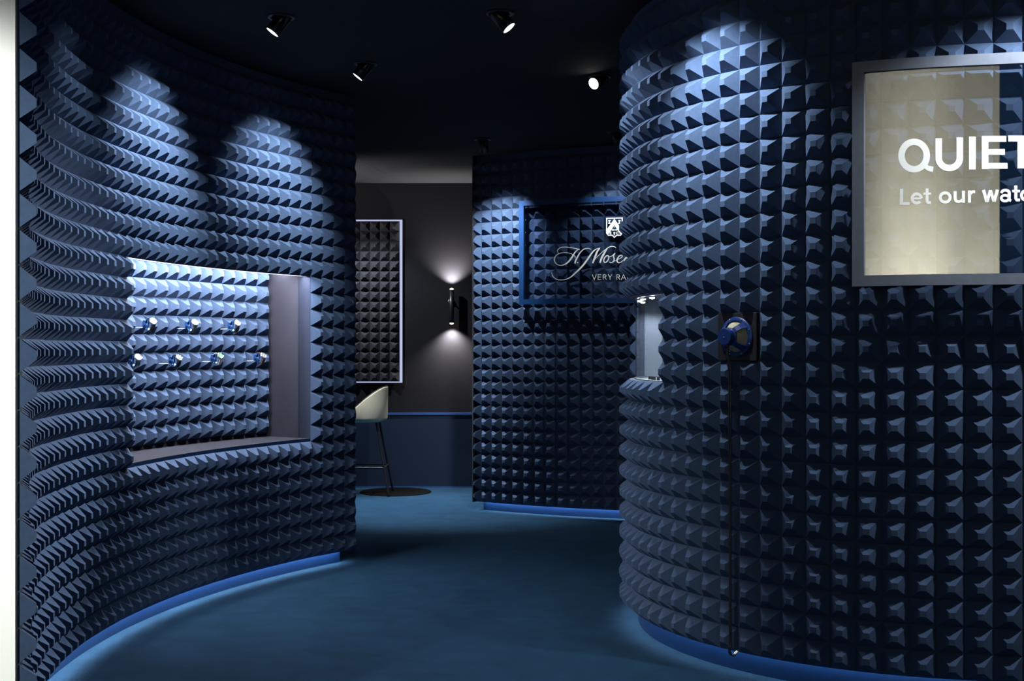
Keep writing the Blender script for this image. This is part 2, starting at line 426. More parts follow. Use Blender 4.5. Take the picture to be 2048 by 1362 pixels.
# ------------------------------------------------------------------ spotlights
def spot(x, y, target, energy, label, size=80, blend=.55, lens=LENS, bl=.115, br=.036, hang=.022, body_to=None):
    """x, y in pyramids on the ceiling; target = (x, y, n)"""
    base = Vector((x*S, y*S, CEIL))
    t = thing('ceiling_spotlight', base, label, 'spotlight', 'black spotlights in the ceiling')
    mb = MB(); mb.lathe(base, (0, 0, -1), [(.044, 0), (.066, .0), (.068, .004), (.066, .007), (.046, .008), (.044, 0)], 36)
    mb.build('trim_ring', BLACK, t)
    piv = base-Vector((0, 0, hang))
    beam = (Vector((target[0]*S, target[1]*S, zn(target[2])))-piv).normalized()
    bt = body_to or target
    d = (Vector((bt[0]*S, bt[1]*S, zn(bt[2])))-piv).normalized()
    mb = MB(); mb.lathe(piv-d*.045, d, [(0, 0), (br*.95, 0), (br, .004), (br, bl), (br*.93, bl), (br*.92, bl-.006)], 32)
    body = mb.build('body', BRONZE, t)
    mb = MB(); mb.tube([base+Vector((-.04, 0, -.002)), piv+Vector((-.04, 0, 0)), piv+Vector((.04, 0, 0)), base+Vector((.04, 0, -.002))], .004, 8)
    mb.build('yoke', BLACK, t)
    le = piv-d*.045+d*(bl-.004)
    mb = MB(); mb.disc(le, d, br*.92, 28); mb.build('lens', lens, t)
    lamp('SPOT', 'bulb', le+d*.02, t, energy, dir=beam, spot_size=math.radians(size), spot_blend=blend, shadow_soft_size=.022)
    return t
spot(-11.0, 60.2, (-18.2, 61.2, -7.2), 250, 'tilted black spotlight washing the left foam wall, nearest one at top left', size=76, blend=.9, body_to=(-18.2, 58.6, -5.2))
spot(-8.15, 70.2, (-14.2, 73.0, -7.4), 215, 'tilted black spotlight aimed away at the far half of the left foam wall', size=74, blend=.9, body_to=(-15.4, 69.4, -6))
spot(-.56, 59.5, (6.6, 58.0, -6.6), 90, 'tilted black spotlight at top center aimed right at the convex foam wall', size=80)
spot(5.1, 73.5, (-17.2, 47, 2.0), 1150, 'black spotlight facing the viewer with round glowing lens beside the right wall', size=38, blend=.8)
spot(-2.2, 95.8, (-1.0, 102.4, -7.6), 260, 'small upright black spotlight above the left corner of the back foam wall', size=62, blend=.9, hang=.03)
spot(7.6, 92.3, (8.6, 99, -7.5), 45, 'small black spotlight half hidden behind the edge of the right wall', size=66)

# ------------------------------------------------------------------ picking points of curved surfaces by viewing ray
def bisect_k(P, o, x, k0, k1):
    def g(k):
        p = P(k, o, 0); return 1024+F*p[0]/p[1]-x
    a, b = k0, k1; ga = g(a)
    for _ in range(60):
        m = (a+b)/2; gm = g(m)
        if (gm > 0) == (ga > 0): a = m; ga = gm
        else: b = m
    return (a+b)/2
def on(P, o, x, y, k0, k1):
    k = bisect_k(P, o, x, k0, k1); p = P(k, o, 0)
    return k, CAMZ-(y-YH)*p[1]/F

class Sign:           # flat figures in photo pixels -> thin raised shapes on the curved pane
    def __init__(s, P, o, k0, k1, th=.03): s.P, s.o, s.k0, s.k1, s.th = P, o, k0, k1, th; s.mb = MB(); s.sub = lambda x, y: (x, y)
    def pt(s, x, y, dz=0):
        x, y = s.sub(x, y); k, z = on(s.P, s.o, x, y, s.k0, s.k1); return s.P(k, s.o+dz, z)
    def poly(s, pts):
        n = len(pts); a = [s.pt(x, y, 0) for x, y in pts]; b = [s.pt(x, y, s.th) for x, y in pts]
        s.mb.add(a+b, [tuple(range(n, 2*n)), tuple(range(n))[::-1]]+[(i, (i+1) % n, n+(i+1) % n, n+i) for i in range(n)])
    def flush(s, parent, name='letter'):
        if s.mb.v: s.mb.build(name, LETTER, parent)
        s.mb = MB()
    def rect(s, x0, y0, x1, y1): s.poly([(x0, y0), (x1, y0), (x1, y1), (x0, y1)])
    def ribbon(s, pts, w, closed=False, smooth=0):
        n = len(pts); ws = list(w) if isinstance(w, (list, tuple)) else [w]*n
        if smooth:
            P2, W2 = [], []
            for i in range(n-1):
                p0, p1, p2, p3 = pts[max(i-1, 0)], pts[i], pts[i+1], pts[min(i+2, n-1)]
                for j in range(smooth):
                    t = j/smooth
                    q = [.5*(2*p1[c]+(p2[c]-p0[c])*t+(2*p0[c]-5*p1[c]+4*p2[c]-p3[c])*t*t+(3*p1[c]-p0[c]-3*p2[c]+p3[c])*t**3) for c in (0, 1)]
                    P2.append(tuple(q)); W2.append(ws[i]*(1-t)+ws[i+1]*t)
            P2.append(pts[-1]); W2.append(ws[-1]); pts, ws, n = P2, W2, len(P2)
        L, R = [], []
        for i in range(n):
            a = pts[(i-1) % n] if closed else pts[max(i-1, 0)]; b = pts[(i+1) % n] if closed else pts[min(i+1, n-1)]
            p = pts[i]
            d1 = Vector((p[0]-a[0], p[1]-a[1])); d2 = Vector((b[0]-p[0], b[1]-p[1]))
            if d1.length < 1e-9: d1 = d2
            if d2.length < 1e-9: d2 = d1
            d1.normalize(); d2.normalize(); t = (d1+d2).normalized(); nr = Vector((-t.y, t.x))
            c = max(.4, nr.dot(Vector((-d1.y, d1.x)))); h = ws[i]/2/c
            L.append((p[0]+nr.x*h, p[1]+nr.y*h)); R.append((p[0]-nr.x*h, p[1]-nr.y*h))
        m = n if closed else n-1
        for top in (0, 1):
            vs = [s.pt(x, y, s.th*top) for x, y in L]+[s.pt(x, y, s.th*top) for x, y in R]
            s.mb.add(vs, [(i, (i+1) % n, n+(i+1) % n, n+i) for i in range(m)])
    def ring(s, cx, cy, rx, ry, w, a0=0, a1=360, n=40, slant=0):
        pts = []
        full = abs(a1-a0) >= 360
        for i in range(n if full else n+1):
            a = math.radians(a0+(a1-a0)*i/n); y = ry*math.sin(a); pts.append((cx+rx*math.cos(a)-slant*y, cy+y))
        s.ribbon(pts, w, closed=full)

def frame_sign(name, P, o0, o1, kL, kR, zt, zb, band, m, parent_label, cat, kname='frame'):
    t = thing(name, P((kL+kR)/2, 0, zb), parent_label, cat)
    mb = MB(); b = band
    slab(mb, P, kL, kR, zt-b*S, zt, o0, o1, .25); slab(mb, P, kL, kR, zb, zb+b*S, o0, o1, .25)
    slab(mb, P, kL, kL+b, zb+b*S, zt-b*S, o0, o1, .25); slab(mb, P, kR-b, kR, zb+b*S, zt-b*S, o0, o1, .25)
    mb.build('frame', m, t)
    for kk in (kL+.22, kR-.22):
        for zz in (zb+.022, zt-.022):
            mb = MB(); mb.tube([P(kk, -.02, zz), P(kk, o0+.02, zz)], .009, 10); mb.build('standoff', STEEL, t)
    return t

# QUIET sign on the right wall
QO = 1.10
kL, zt = on(PR, QO, 1704, 125, 0, 16); _, zb = on(PR, QO, 1705, 573, 0, 16)
kR = kL+10.2
QS = frame_sign('wall_sign', PR, .78, QO, kL, kR, zt, zb, .41, ALU, 'grey framed clear sign with large white capitals on the right foam wall', 'sign')
mb = MB(); slab(mb, PR, kL+.41, kR-.41, zb+.41*S, zt-.41*S, .92, .97, .2); mb.build('pane', PANE, QS)
q = Sign(PR, .975, 0, 21, .02); q.sub = lambda x, y: (1780+x/7.642, 260+y/7.642)
q.ring(369, 392, 193, 210, 98, n=56)
q.poly([(468, 520), (520, 480), (592, 548), (665, 562), (652, 642), (588, 628), (540, 600)])
q.flush(QS)
pts = [(744, 128), (744, 430)]+[(905+161*math.cos(a), 430+151*math.sin(a)) for a in [PI-PI*i/24 for i in range(1, 24)]]+[(1066, 430), (1066, 114)]
q.ribbon(pts, 99)
q.flush(QS)
q.rect(1207, 104, 1309, 604)
q.flush(QS)
q.rect(1402, 92, 1502, 598); q.rect(1502, 91, 1775, 180); q.rect(1502, 291, 1755, 378); q.rect(1502, 504, 1795, 592)
q.flush(QS)
q.rect(1808, 86, 2192, 175); q.rect(1948, 175, 2052, 586)
q.flush(QS)
q.flush(QS)
q.rect(152, 900, 198, 1145); q.rect(198, 1103, 298, 1145)
q.flush(QS)
q.ring(409, 1047, 70, 70, 44, -2, -318, 40); q.rect(345, 1032, 478, 1064)
q.flush(QS)
q.ribbon([(567, 893), (567, 1080), (580, 1108), (626, 1110)], [45, 45, 43, 40]); q.rect(512, 957, 628, 992)
q.flush(QS)
q.ring(843, 1032, 75, 71, 45, n=40)
q.flush(QS)
q.ribbon([(995, 936), (995, 1050), (1010, 1086), (1048, 1096), (1088, 1084), (1118, 1050)], [46, 46, 44, 42, 40, 36]); q.rect(1098, 930, 1144, 1112)
q.flush(QS)
q.rect(1190, 926, 1236, 1110); q.ribbon([(1215, 1000), (1235, 962), (1262, 944), (1300, 944)], [38, 42, 42, 42])
q.flush(QS)
q.ribbon([(1428, 918), (1480, 1100)], 48); q.ribbon([(1480, 1100), (1534, 922)], 44); q.ribbon([(1534, 922), (1588, 1095)], 44); q.ribbon([(1588, 1095), (1642, 914)], 48)
q.flush(QS)
q.ribbon([(1700, 965), (1722, 930), (1768, 920), (1812, 938), (1822, 975), (1822, 1060), (1850, 1082)], [40, 42, 42, 44, 46, 46, 36], smooth=3)
q.ring(1758, 1042, 58, 44, 40, n=30)
q.flush(QS)
q.ribbon([(1922, 850), (1922, 1045), (1938, 1070), (1985, 1070)], [45, 45, 43, 40]); q.rect(1868, 916, 1985, 952)
q.flush(QS)
q.ring(2080, 1000, 70, 71, 45, -45, -315, 36)
q.flush(QS)

# script sign on the centre wall
CO = 1.15
kL, zt = on(PC, CO, 1038, 402, 0, 10); _, zb = on(PC, CO, 1039, 609, 0, 10)
kR = kL+15.4
CS = frame_sign('wall_sign', PC, .85, CO, kL, kR, zt, zb, .40, FRAME_BLUE, 'blue framed dark sign with white script and crest on the back foam wall', 'sign')
mb = MB(); slab(mb, PC, kL+.40, kR-.40, zb+.40*S, zt-.40*S, .97, 1.02, .25); mb.build('pane', PANE2, CS)
q = Sign(PC, 1.025, 0, 20, .02); q.sub = lambda x, y: (1090+x/10.78, 480+y/10.78)
q.ribbon([(292, 278), (268, 242), (290, 195), (345, 163), (430, 152), (560, 165), (690, 190), (748, 202)], [8, 11, 15, 17, 16, 14, 16, 18], smooth=4)
q.ribbon([(745, 200), (700, 215), (645, 270), (590, 360), (530, 445), (450, 515), (360, 545), (280, 535), (225, 490), (203, 430), (222, 360), (280, 305), (370, 275), (460, 272), (560, 295), (630, 335), (660, 382)],
         [10, 13, 24, 32, 32, 26, 16, 12, 16, 22, 22, 16, 11, 10, 10, 12, 12], smooth=4)
q.ribbon([(995, 208), (960, 185), (900, 180), (830, 205), (760, 270), (700, 370), (665, 440), (648, 505)], [9, 12, 14, 18, 22, 27, 30, 27], smooth=4)
q.flush(CS)
q.ring(706, 487, 7, 7, 14, n=12)
q.flush(CS)
q.ribbon([(146, 703), (158, 760), (200, 815), (270, 855), (360, 862), (460, 845), (560, 795), (680, 690), (800, 570), (880, 470), (950, 370), (1020, 270), (1090, 205), (1190, 170)],
         [8, 10, 12, 14, 15, 18, 23, 29, 36, 38, 34, 30, 22, 10], smooth=4)
q.ribbon([(1185, 178), (1132, 240), (1090, 340), (1055, 430), (1028, 500)], [12, 34, 38, 34, 27], smooth=4)
q.ribbon([(1040, 480), (1100, 390), (1200, 290), (1300, 210), (1380, 155), (1440, 137), (1500, 147), (1528, 172)], [10, 10, 11, 14, 18, 16, 14, 13], smooth=4)
q.ribbon([(1340, 190), (1275, 290), (1220, 390), (1188, 492)], [14, 38, 40, 30], smooth=4)
q.flush(CS)
q.ring(1322, 410, 48, 74, 22, n=30, slant=.35)
q.flush(CS)
q.ribbon([(1372, 360), (1440, 345), (1505, 290), (1478, 345), (1492, 400), (1482, 455), (1432, 488), (1385, 474)], [10, 10, 16, 20, 24, 22, 16, 16], smooth=4)
q.flush(CS)
q.ribbon([(1470, 470), (1560, 425), (1640, 385), (1668, 345), (1632, 328), (1582, 370), (1552, 440), (1582, 488), (1640, 475), (1700, 425)], [9, 10, 12, 16, 18, 26, 30, 24, 14, 10], smooth=4)
q.flush(CS)
q.ribbon([(1700, 425), (1745, 372), (1722, 420), (1700, 488)], [10, 20, 26, 24], smooth=3)
q.ribbon([(1730, 420), (1775, 378), (1812, 385)], [12, 18, 20], smooth=3)
q.flush(CS)
q.flush(CS); w = 12
def st(*p): q.ribbon(list(p), w)
st((1020, 745), (1062, 857), (1106, 745)); q.flush(CS)
def L_E(x): q.rect(x, 743, x+12, 857); q.rect(x, 743, x+72, 755); q.rect(x, 793, x+66, 805); q.rect(x, 845, x+74, 857)
def L_R(x):
    q.rect(x, 743, x+12, 857); q.ribbon([(x, 749), (x+42, 749), (x+64, 760), (x+68, 776), (x+60, 792), (x+42, 800), (x, 800)], w); st((x+38, 800), (x+76, 857))
L_E(1138); q.flush(CS); L_R(1250); q.flush(CS); st((1362, 743), (1403, 803), (1403, 857)); st((1403, 803), (1445, 743)); q.flush(CS)
L_R(1542); q.flush(CS); st((1645, 857), (1694, 743), (1744, 857)); q.rect(1664, 812, 1724, 823); q.flush(CS); L_R(1775); q.flush(CS); L_E(1880)
q.flush(CS)
q.mb = MB(); q.sub = lambda x, y: (1200+x/22.7, 425+y/22.7)
q.ribbon([(300, 268), (1010, 250), (1010, 930), (930, 1035), (750, 1035), (655, 1130), (560, 1035), (385, 1035), (300, 940)], 46, closed=True)
q.poly([(655, 285), (655, 570), (405, 970), (318, 960), (318, 760)]); q.poly([(655, 285), (992, 760), (992, 960), (905, 970), (655, 570)])
for cx in (430, 880):
    q.rect(cx-22, 340, cx+22, 520); q.rect(cx-58, 355, cx+58, 395); q.rect(cx-58, 470, cx+58, 508)
q.ring(655, 660, 14, 14, 30, n=10)
q.rect(545, 745, 568, 835); q.rect(608, 745, 631, 835); q.rect(560, 782, 615, 800)
q.rect(668, 745, 690, 835); q.rect(748, 745, 770, 835); q.ribbon([(679, 750), (719, 805), (759, 750)], 22)
q.ring(478, 905, 22, 24, 22, n=14); q.ring(478, 965, 30, 28, 24, n=14)
q.rect(628, 880, 676, 1030); q.rect(600, 905, 704, 940)
q.ring(800, 930, 52, 50, 30, 40, 320, 20)
q.mb.build('crest', LETTER, CS)

# ------------------------------------------------------------------ loudspeaker driver on its plate
kc = 4.5; zc = RB+13*S
base = Vector(PR(kc, 0, zc)); nrm = (Vector(PR(kc, 1, zc))-base).normalized()
tx = Vector((-nrm.y, nrm.x, 0)); up = Vector((0, 0, 1))
if tx.x < 0: tx = -tx
ls = thing('loudspeaker', base-up*.1, 'blue loudspeaker driver showing its back on a black plate with hanging cable', 'loudspeaker')
mb = MB(); mb.obox(base+nrm*.009, tx, up, nrm, .0985, .0985, .009); mb.build('mounting_plate', BLACKM, ls, bevel=.002)
b0 = base+nrm*.018
mb = MB(); mb.lathe(b0, nrm, [(.066, 0), (.081, 0), (.082, .004), (.079, .008), (.074, .009), (.068, .013), (.064, .012), (.064, .0)], 44)
fl = mb.build('basket_rim', SPKBLUE, ls)
for i in range(8):
    an = PI/8+i*PI/4; mb = MB(); p = b0+(tx*math.cos(an)+up*math.sin(an))*.0755
    mb.lathe(p, nrm, [(.0035, .007), (.0035, .011), (0, .0118)], 10); mb.build('screw', STEEL, fl)
mb = MB(); mb.lathe(b0, nrm, [(.064, .004), (.052, .022), (.030, .040), (.020, .044)], 40); mb.build('cone', CONE, ls)
for i in range(4):
    an = PI/4+i*PI/2; r0 = tx*math.cos(an)+up*math.sin(an); tt = -tx*math.sin(an)+up*math.cos(an)
    mb = MB(); prev = None; vs = []
    for r, h, w2 in ((.071, .010, .017), (.058, .034, .012), (.044, .050, .011), (.026, .058, .011)):
        c = b0+r0*r+nrm*h
        vs += [c-tt*w2, c+tt*w2, c+tt*w2-nrm*.004-r0*.003, c-tt*w2-nrm*.004-r0*.003]
    fs = [(j*4+a, j*4+(a+1) % 4, j*4+4+(a+1) % 4, j*4+4+a) for j in range(3) for a in range(4)]
    mb.add(vs, fs); mb.build('basket_arm', SPKBLUE, ls)
mb = MB(); mb.lathe(b0, nrm, [(.022, .046), (.036, .046), (.037, .048), (.037, .055), (.035, .056), (.0335, .058), (.0345, .060), (.0345, .082), (.033, .0845), (.005, .0845), (.0045, .082), (0, .082)], 72, smooth=False)
mg = mb.build('magnet', SPKBLUE, ls)
mb = MB(); mb.lathe(b0+up*-.003, nrm, [(.003, .083), (.003, .0862), (0, .0866)], 12); mb.build('vent_rivet', STEEL, mg)
def cable(dx, ph):
    pts = []
    p0 = b0+nrm*.040-up*.035+tx*(dx*.5-.012)
    pts.append(p0); pts.append(p0-up*.035+nrm*.008)
    zb_ = .098
    hang = base+nrm*.062+tx*(dx-.004)
    z = p0.z-.10
    while z > zb_+.03:
        tt = (p0.z-z); pts.append(Vector((hang.x+tx.x*(.002*math.sin(tt*3+ph)+.006*tt), hang.y+tx.y*.002*math.sin(tt*3+ph), z))); z -= .07
    e = pts[-1]
    pts += [Vector((e.x-.004, e.y, zb_+.020)), Vector((e.x-.001, e.y, zb_-.004)), Vector((e.x+.011, e.y-.002, zb_-.012)), Vector((e.x+.020, e.y-.004, zb_-.004))]
    # Catmull-Rom
    out = []
    for i in range(len(pts)-1):
        a, b, c2, d2 = pts[max(i-1, 0)], pts[i], pts[i+1], pts[min(i+2, len(pts)-1)]
        for j in range(5):
            t = j/5; out.append(.5*((2*b)+(c2-a)*t+(2*a-5*b+4*c2-d2)*t*t+(3*b-a-3*c2+d2)*t**3))
    out.append(pts[-1])
    return out
for dx, ph in ((-.004, 0), (.004, 1.2)):
    pth = cable(dx, ph)
    mb = MB(); mb.tube(pth, .0032, 10); cb = mb.build('cable', RUBBER, ls)
    dv = (pth[-1]-pth[-2]).normalized()
    mb = MB(); mb.tube([pth[-1]-dv*.002, pth[-1]+dv*.014], .0037, 10); mb.build('ferrule', STEEL, cb)

# ------------------------------------------------------------------ watches in the niche
def dial_mat(name, c, r=.3, e=0): return mat(name, c, r)
D_CREAM = mat('dial_silver', (.30, .28, .24), .5); D_ICE = mat('dial_ice_blue', (.10, .24, .34), .5); D_RED = mat('dial_white_red', (.32, .27, .25), .5)
D_GREEN = mat('dial_green', (.001, .10, .032), .6); D_SKEL = mat('dial_skeleton', (.10, .10, .10), .5, metal=.3); D_WHITE = mat('dial_white', (.30, .31, .33), .5)
RED = mat('accent_red', (.30, .006, .004), .5); DKGREEN = mat('accent_green', (.001, .07, .015), .5)
S_BLACK = mat('strap_black', (.012, .011, .010), .6); S_BROWN = mat('strap_brown', (.20, .075, .028), .6); S_CREAM = mat('strap_cream', (.60, .58, .50), .6); S_STEEL = mat('bracelet_steel', (.50, .50, .50), .25, metal=1)
S_GREY = mat('strap_grey', (.05, .048, .045), .6)
CASE = mat('case_polished_steel', (.72, .70, .68), .14, metal=1)
STANDBLUE = mat('stand_blue', (.008, .040, .15), .4); RODM = mat('rod_satin_steel', (.62, .66, .74), .4, metal=.3); CUFF = mat('stand_cuff_blue', (.03, .07, .17), .25, metal=.7)

def ray_at(x, y, r_out):          # point where the viewing ray of a pixel meets the cylinder r_out pyramids behind the left wall
    k = bisect_k(PL, -r_out, x, -6, 24); p = PL(k, -r_out, 0)
    return Vector((p[0], p[1], CAMZ-(y-YH)*p[1]/F)), k
WS = [
    (300, 650, D_CREAM, S_BLACK, None, 'polished watch with silver dial on black strap, left end of the upper row', 'left end of the upper row'),
    (384, 652, D_ICE, S_GREY, None, 'polished watch with ice blue dial on dark strap, middle of the upper row', 'middle of the upper row'),
    (469, 653, D_RED, S_BLACK, RED, 'polished watch with red marks on its pale dial, right end of the upper row', 'right end of the upper row'),
    (270, 722, D_WHITE, S_STEEL, None, 'watch with white dial on steel bracelet, half hidden by the left edge of the niche', 'left end of the lower row'),
    (352, 722, D_SKEL, S_BLACK, DKGREEN, 'openworked watch with dark green bridge on black strap in the lower row', 'second from left in the lower row'),
    (435, 718, D_GREEN, S_CREAM, None, 'watch with bright green dial on cream strap in the lower row', 'second from right in the lower row'),
    (521, 717, D_SKEL, S_BROWN, None, 'openworked watch on brown leather strap, right end of the lower row', 'right end of the lower row'),
]
AX = Vector((-.69, -.72, 0)).normalized()           # axis of the strap ring, towards the viewer's left
NX = Vector((-AX.y, AX.x, 0))                       # direction the dial looks at, before tilting up
if NX.x < 0: NX = -NX
Z = Vector((0, 0, 1))
for (px, py, dm, sm, acc, lab, pos_) in WS:
    slab_ = 'blue watch stand on thin rod, '+pos_+' in the niche'
    c, kk = ray_at(px, py, 1.55)
    R0 = .0325; wd = .0105
    wt_ = thing('wrist_watch', c, lab, 'watch', 'watches in the lit niche')
    # strap: swept band, open where the case sits
    th0 = math.radians(32)
    def P2(an, r, t): return c+(NX*math.cos(an)+Z*math.sin(an))*r*1.0+AX*t
    mb = MB(); N = 40; a0 = th0+math.radians(34); a1 = th0+math.radians(326); vs = []
    for i in range(N+1):
        an = a0+(a1-a0)*i/N; f = i/N; tp = wd*(1-.22*math.sin(PI*f))
        for r, t in ((R0, -tp), (R0, tp), (R0+.0032, tp), (R0+.0032, -tp)): vs.append(P2(an, r, t))
    fs = [(i*4+j, i*4+(j+1) % 4, i*4+4+(j+1) % 4, i*4+4+j) for i in range(N) for j in range(4)]
    mb.add(vs, fs, False); mb.build('strap', sm, wt_)
    e = NX*math.cos(th0)+Z*math.sin(th0); cc = c+e*(R0-.003)
    mb = MB(); mb.lathe(cc, e, [(0, -.003), (.017, -.003), (.0195, -.001), (.0205, .003), (.0200, .0065), (.0185, .0090), (.0170, .0096), (.0165, .0088)], 36)
    cs = mb.build('case', CASE, wt_)
    for sg in (-1, 1):        # lugs
        tdir = (-NX*math.sin(th0)+Z*math.cos(th0))*sg
        for t in (-.0085, .0085):
            mb = MB(); mb.tube([cc+tdir*.016+AX*t+e*.004, cc+tdir*.022+AX*t+e*.001, cc+tdir*.025+AX*t-e*.005], [.003, .0026, .002], 8); mb.build('lug', CASE, cs)
    mb = MB(); mb.lathe(cc-AX*.0205+e*.002, -AX, [(.0028, 0), (.0032, .001), (.0032, .0045), (0, .0047)], 12); mb.build('crown', CASE, wt_)
    dcen = cc+e*.0078
    mb = MB(); mb.disc(dcen, e, .0168, 32); mb.build('dial', dm, wt_)
    tv = (-NX*math.sin(th0)+Z*math.cos(th0))
    mb = MB()
    for (dirv, ln) in (((tv*.8+AX*-.6), .011), ((tv*-.2+AX*.98), .008)):
        dv = dirv.normalized(); sv = e.cross(dv); mb.obox(dcen+dv*ln/2+e*.0007, dv, sv, e, ln/2, .0006, .0002)
    if acc is None: mb.build('hands', BLACK if dm in (D_CREAM, D_WHITE) else STEEL, wt_)
    else:
        mb.build('hands', STEEL, wt_)
        mb = MB(); mb.obox(dcen+e*.0005-tv*.005, AX, tv, e, .008, .0035, .0003); mb.obox(dcen+e*.0005+tv*.007, AX, tv, e, .0035, .003, .0003)
        mb.build('dial_mark', acc, wt_)
    if dm is D_GREEN:
        mb = MB(); mb.lathe(dcen-tv*.006+e*.0004, e, [(.004, 0), (.005, .0003)], 16); mb.build('small_seconds', STEEL, wt_)
    # stand
    rp, _k = ray_at(px-17, py+5, 2.7)
    stn = thing('watch_stand', rp, slab_, 'watch stand', 'watch stands in the lit niche')
    blk = c-NX*.046-Z*.012
    mb = MB(); p1 = Vector(PL(_k, -ND+.02+H*.5, rp.z)); mb.tube([p1, rp, blk-NX*.004], .0017, 10); mb.build('rod', RODM, stn)
    n2 = (NX*math.cos(-.25)+Z*math.sin(-.25)); z2 = AX.cross(n2); z2 = z2 if z2.z > 0 else -z2
    mb = MB(); mb.obox(c-n2*.0435-Z*.004, n2, AX, z2, .0062, .016, .020); mb.build('block', STANDBLUE, stn, bevel=.0012)
    mb = MB(); N = 36; vs = []
    for i in range(N):
        an = 2*PI*i/N
        for r, t in ((R0-.0045, -.0125), (R0-.0045, .0125), (R0-.0005, .0125), (R0-.0005, -.0125)): vs.append(P2(an, r, t))
    mb.add(vs, [(i*4+j, i*4+(j+1) % 4, ((i+1) % N)*4+(j+1) % 4, ((i+1) % N)*4+j) for i in range(N) for j in range(4)], False)
    mb.build('cuff', CUFF, stn)
    mb = MB(); mb.obox(c+AX*.0145-n2*.019-Z*.002, n2, AX, z2, .027, .002, .0045); mb.obox(c+AX*.0145-Z*.002, n2, AX, z2, .004, .002, .0295); mb.build('cross_bar', STANDBLUE, stn)
    mb = MB(); mb.lathe(c-n2*.006+AX*.0155-Z*.003, AX, [(.009, -.004), (.009, .004), (.0075, .005), (.004, .005), (.0035, .003), (0, .003)], 20); hb = mb.build('hub', STANDBLUE, stn)
    mb = MB(); mb.lathe(c-n2*.006+AX*.0155-Z*.003, AX, [(.0034, .0035), (.0034, .0056), (0, .006)], 12); mb.build('screw', BRONZE, hb)

# ------------------------------------------------------------------ far wall: framed foam panel with light edge
def bx(x): return (x-1024)/F*YB
def bz(y): return CAMZ-(y-YH)*YB/F
fp = thing('foam_panel', (bx(690), YB, bz(765)), 'charcoal pyramid foam panel with glowing white edge on the far black wall', 'wall panel')
px1 = bx(800); pz0 = bz(763); pz1 = bz(443); pw = .095; ncol = 16; nrow = 16
rh = (pz1-pz0)/nrow
mb = MB(); rnd = random.Random(11)
for i in range(ncol):
    for j in range(nrow):
        x1 = px1-i*pw; x0 = x1-pw; z0 = pz0+j*rh; z1 = z0+rh; xc = (x0+x1)/2; zc2 = (z0+z1)/2; t = .011; y0 = YB-.03; y1 = YB-.03-.045
        mb.add([(x0, y0, z0), (x1, y0, z0), (x1, y0, z1), (x0, y0, z1), (xc-t, y1, zc2-t), (xc+t, y1, zc2-t), (xc+t, y1, zc2+t), (xc-t, y1, zc2+t)],
               [(0, 1, 5, 4), (1, 2, 6, 5), (2, 3, 7, 6), (3, 0, 4, 7), (4, 5, 6, 7)])
mb.build('foam_pyramids', FOAM_DARK, fp)
mb = MB(); mb.box(px1-ncol*pw, px1, YB-.03, YB-.012, pz0, pz1); mb.build('backing_board', BLACKM, fp)
mb = MB(); g = .010
mb.box(px1, px1+.024, YB-.03, YB-.012, pz0-g, pz1+g*1.4); mb.box(px1-ncol*pw, px1, YB-.03, YB-.012, pz1, pz1+g*1.4); mb.box(px1-ncol*pw, px1, YB-.03, YB-.012, pz0-g, pz0)
mb.build('light_edge', LED_PANEL, fp)
mb = MB(); mb.box(px1-ncol*pw+.05, px1-.05, YB-.012, YB, pz0+.05, pz1-.05); mb.build('mounting_rail', BLACKM, fp)

# sconce
sx = bx(904)
cz1, cz0 = bz(578), bz(648); yy = YB-.075
sc = thing('wall_sconce', (sx, YB, (cz0+cz1)/2), 'slim black cylinder sconce glowing up and down on the far wall', 'wall lamp')
mb = MB(); mb.lathe((sx, yy, cz0+.008), (0, 0, 1), [(.018, .004), (.0205, 0), (.022, 0), (.022, cz1-cz0-.016), (.0205, cz1-cz0-.016), (.018, cz1-cz0-.020)], 28); mb.build('cylinder', BLACK, sc)
mb = MB(); mb.lathe((sx-.012, YB, bz(604)), (0, -1, 0), [(0, .020), (.028, .020), (.03, .017), (.03, 0)], 24); mb.tube([(sx-.008, YB-.018, bz(604)), (sx, yy+.02, bz(604))], .007, 10); mb.build('wall_mount', BLACK, sc)
for zz, d in ((cz1-.010, 1), (cz0+.010, -1)):
    mb = MB(); mb.lathe((sx, yy, zz), (0, 0, d), [(.019, -.002), (.016, .010), (.0, .016)], 20); mb.build('lamp', WARM, sc)
    lamp('SPOT', 'bulb', (sx, yy, zz+d*.022), sc, 130, col=(1, .93, .88), dir=(0, .12, d), spot_size=math.radians(115), spot_blend=1, shadow_soft_size=.012)

# ------------------------------------------------------------------ bar stool and black round disc
YS = 11.55
def sxp(x, Y=YS): return (x-1024)/F*Y
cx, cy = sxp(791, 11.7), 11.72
mb = MB(); mb.lathe((cx, cy, 0), (0, 0, 1), [(.33, 0.0), (.33, .006), (.325, .009), (0, .009)], 64, smooth=False)  # thin round disc, nearly black and without gloss
tag(mb.build('floor_disc', DISCM), 'flat black round disc on the carpet under the bar stool', 'floor plate')
def szp(y, Y=YS): return CAMZ-(y-YH)*Y/F
backx = sxp(782); seatx = sxp(690)             # back edge and seat front
stl = thing('bar_stool', ((backx+seatx)/2, YS, .009), 'cream upholstered bar stool with thin black legs by the far wall', 'bar stool')
zs = szp(843); ztop = szp(773); zfr = szp(829)
hw = .235; Lx = .50
xb = sxp(775); xf = xb-Lx
